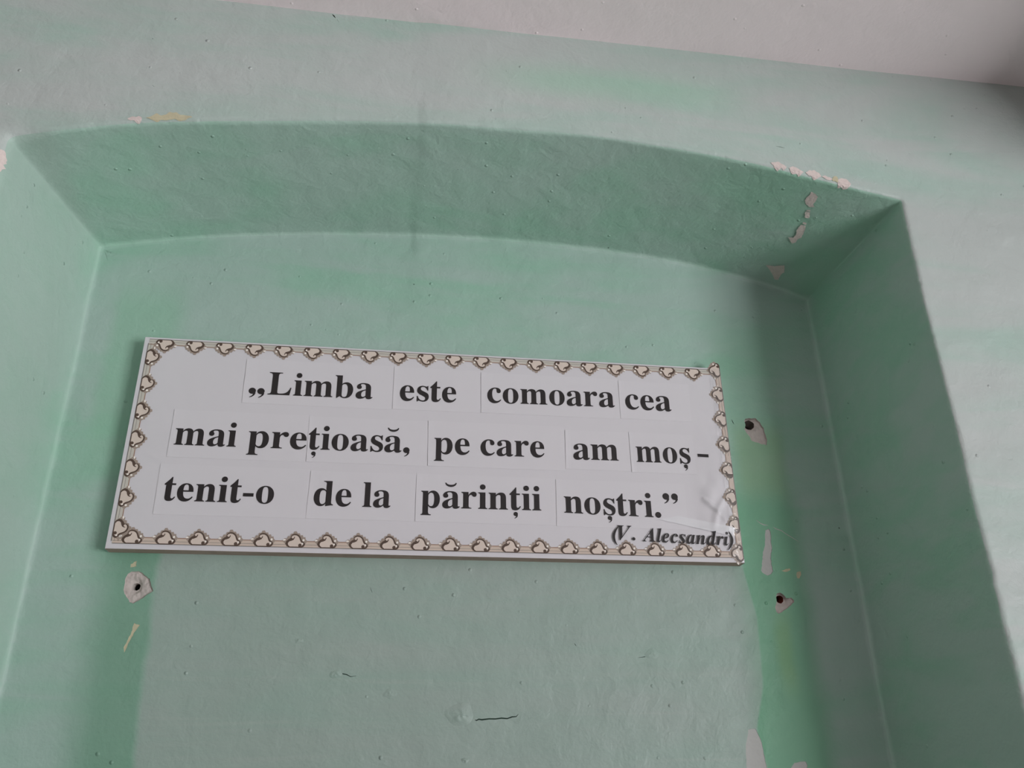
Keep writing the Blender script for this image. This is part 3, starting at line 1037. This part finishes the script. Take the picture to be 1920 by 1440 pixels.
def comma(cx, cy, r):
    pts = [(cx + r * math.cos(a), cy + r * math.sin(a)) for a in np.radians(np.linspace(-25, 285, 22))]
    pts += [(cx + 0.24 * r, cy - 1.25 * r), (cx - 0.05 * r, cy - 1.62 * r), (cx - 0.62 * r, cy - 2.0 * r), (cx - 0.55 * r, cy - 2.17 * r),
            (cx + 0.12 * r, cy - 1.9 * r), (cx + 0.66 * r, cy - 1.42 * r), (cx + 0.95 * r, cy - 0.85 * r)]
    return poly_glyph(pts)


def breve(cx, y):
    a = np.linspace(math.pi, 2 * math.pi, 14)
    lo = [(cx + 0.150 * math.cos(t), y + 0.115 * math.sin(t)) for t in a]
    up = [(cx + 0.122 * math.cos(t), y + 0.004 + 0.058 * math.sin(t)) for t in a[::-1]]
    return poly_glyph(lo + up)


def paren(closing):
    pts = []
    n = 16
    for i in range(n + 1):
        t = -1 + 2 * i / n
        pts.append((0.065 + 0.20 * t * t * 0.9, t))
    for i in range(n + 1):
        t = 1 - 2 * i / n
        pts.append((0.150 + 0.20 * t * t * 0.62, t))
    out = []
    for x, t in pts:
        y = 0.25 + 0.435 * t
        if closing:
            x = 0.36 - x
        out.append((x + 0.16 * (y - 0.25) * 0.9, y))
    return poly_glyph(out)


def glyph_parts(ch, italic):
    if ch == 'ă':
        return [font_glyph('a', False), breve(0.25, 0.705)]
    if ch == 'ț':
        return [font_glyph('t', False), comma(0.19, -0.115, 0.058)]
    if ch == 'ș':
        return [font_glyph('s', False), comma(0.215, -0.085, 0.060)]
    if ch == '-':
        return [poly_glyph([(0.036, 0.171), (0.297, 0.171), (0.297, 0.262), (0.036, 0.262)])]
    if ch == '.':
        return [poly_glyph(circle(0.125, 0.075, 0.084 if not italic else 0.075, 20))]
    if ch == ',':
        return [comma(0.118, 0.068, 0.085)]
    if ch == '„':
        return [comma(0.115, 0.068, 0.092), comma(0.335, 0.068, 0.092)]
    if ch == '”':
        return [comma(0.115, 0.600, 0.095), comma(0.365, 0.600, 0.095)]
    if ch in '()':
        return [paren(ch == ')')]
    return [font_glyph(ch, italic)]


def lettering(text, u0, u1, v0, v1, parent, lift, italic=False, em=EM):
    V, F = [], []
    x = 0.0
    adv = ADVI if italic else ADV
    for ch in text:
        if ch != ' ':
            for vs, fs in glyph_parts(ch, italic):
                k = len(V)
                V += [(x + a, b) for a, b in vs]
                F += [tuple(k + i for i in f) for f in fs]
        x += adv[ch]
    P = np.array(V)
    lo, hi = P[:, 0].min(), P[:, 0].max()
    out = []
    for a, b in P:
        t = (a - lo) / (hi - lo)
        u = u0 + (u1 - u0) * t
        v = v0 + (v1 - v0) * t + b * em
        out.append(on_sign(u, v, lift))
    good = []
    for f in F:
        a, b, c = (P[i] for i in f[:3])
        good.append(f if (b[0] - a[0]) * (c[1] - a[1]) - (b[1] - a[1]) * (c[0] - a[0]) > 0 else f[::-1])
    return link('lettering', out, good, M['ink'], parent, False)


# cut-out paper strips: outline (u0, u1, v0, v1) and the words each one carries
STRIPS = [
    ((-0.2790, -0.0745, 0.0565, 0.1240), [('„', -0.2716, -0.2500, 0.0716, 0.0716), ('Limba', -0.2458, -0.1019, 0.0706, 0.0712)]),
    ((-0.0735, 0.0510, 0.0575, 0.1235), [('este', -0.0639, 0.0163, 0.0711, 0.0719)]),
    ((0.0520, 0.2570, 0.0580, 0.1220), [('comoara', 0.0611, 0.2500, 0.0742, 0.0762)]),
    ((0.2575, 0.3660, 0.0590, 0.1200), [('cea', 0.2662, 0.3363, 0.0746, 0.0742)]),
    ((-0.3650, -0.1860, -0.0260, 0.0420), [('mai', -0.3589, -0.2789, -0.0086, -0.0084), ('pre', -0.2643, -0.1868, -0.0084, -0.0080)]),
    ((-0.1855, -0.0230, -0.0255, 0.0410), [('țioasă,', -0.1845, -0.0470, -0.0078, -0.0070)]),
    ((-0.0220, 0.1720, -0.0250, 0.0420), [('pe', -0.0133, 0.0362, -0.0070, -0.0067), ('care', 0.0517, 0.1425, -0.0066, -0.0062)]),
    ((0.1730, 0.2670, -0.0220, 0.0370), [('am', 0.1842, 0.2501, -0.0072, -0.0068)]),
    ((0.2680, 0.3640, -0.0230, 0.0380), [('moș', 0.2765, 0.3575, -0.0074, -0.0070), ('-', 0.3690, 0.3850, -0.0048, -0.0052)]),
    ((-0.3705, -0.1790, -0.1040, -0.0360), [('tenit-o', -0.3615, -0.2221, -0.0856, -0.0856)]),
    ((-0.1780, -0.0370, -0.1040, -0.0380), [('de', -0.1706, -0.1216, -0.0862, -0.0862), ('la', -0.1066, -0.0693, -0.0862, -0.0862)]),
    ((-0.0360, 0.1560, -0.1040, -0.0370), [('părinții', -0.0292, 0.1358, -0.0845, -0.0838)]),
    ((0.1570, 0.3440, -0.1050, -0.0380), [('noștri.', 0.1678, 0.3060, -0.0858, -0.0888), ('”', 0.3103, 0.3326, -0.0880, -0.0880)]),
]
rng = random.Random(3)
for (u0, u1, v0, v1), words in STRIPS:
    n, mrow = 24, 8
    V, F = [], []
    sk = rng.uniform(-0.0012, 0.0012)
    for i in range(n + 1):
        for j in range(mrow + 1):
            s, t = i / n, j / mrow
            u = u0 + (u1 - u0) * s + sk * (t - 0.5)
            v = v0 + (v1 - v0) * t
            # the corners of each cut-out lift a little on the left side
            curl = 0.0007 * max(0, 1 - s * 16) * (0.4 + 0.6 * abs(noise.noise((u0 * 20, v * 30, 2))))
            V.append(on_sign(u, v, 0.00028 + curl))
    w = mrow + 1
    for i in range(n):
        for j in range(mrow):
            F.append((i * w + j, (i + 1) * w + j, (i + 1) * w + j + 1, i * w + j + 1))
    # cut edge down to the sheet
    rim = [i * w for i in range(n + 1)] + [n * w + j for j in range(1, w)] + [i * w + mrow for i in range(n - 1, -1, -1)] + [j for j in range(mrow - 1, 0, -1)]
    k = len(V)
    for r in rim:
        V.append((V[r][0], V[r][1] + 0.0003, V[r][2]))
    for i in range(len(rim)):
        j = (i + 1) % len(rim)
        F.append((rim[i], k + i, k + j, rim[j]))
    st = link('word_strip', V, F, M['strip'], sign, False)
    for (txt, a, b, c, d) in words:
        lettering(txt, a, b, c, d, st, 0.00075)

EMI = 0.0282
name_v = -0.1255
cap = bpy.data.objects.new('attribution_line', None)
cap.empty_display_size = 0.02
COL.objects.link(cap)
cap.parent = sign
cap['label'] = 'small italic attribution in brackets at the lower right'
lettering('(', 0.2338, 0.2450, -0.1235, -0.1235, cap, 0.0019, True, EMI * 1.12)
lettering('V.', 0.2416, 0.2657, -0.1222, -0.1225, cap, 0.0019, True, EMI * 1.08)
lettering('Alecsandri', 0.2755, 0.4001, -0.1232, -0.1264, cap, 0.0019, True, EMI)
lettering(')', 0.3960, 0.4067, -0.1275, -0.1275, cap, 0.0019, True, EMI * 1.08)


# clear tape over the right edge and a slanting wedge of painted white glare at the lower right
def tape(name, quad, label, lift, n=30, mrow=10, mat='tape'):
    V, F = [], []
    (a, b, c, d) = [np.array(q) for q in quad]
    for i in range(n + 1):
        for j in range(mrow + 1):
            s, t = i / n, j / mrow
            p = (a * (1 - s) + b * s) * (1 - t) + (d * (1 - s) + c * s) * t
            V.append(on_sign(p[0], p[1], lift))
    w = mrow + 1
    for i in range(n):
        for j in range(mrow):
            F.append((i * w + j, (i + 1) * w + j, (i + 1) * w + j + 1, i * w + j + 1))
    link(name, V, F, M[mat], sign, True)['label'] = label


tape('clear_tape', [(0.4030, -0.1490), (0.4190, -0.1490), (0.4190, 0.1480), (0.4020, 0.1480)], 'clear glossy tape down the right edge', 0.0016, 14, 60)
tape('clear_tape', [(0.3020, -0.0915), (0.4080, -0.1130), (0.4110, -0.1010), (0.3300, -0.0855)], 'slanting tape film with its glare painted white, near the lower right', 0.0012, 40, 16, 'tape_glare')
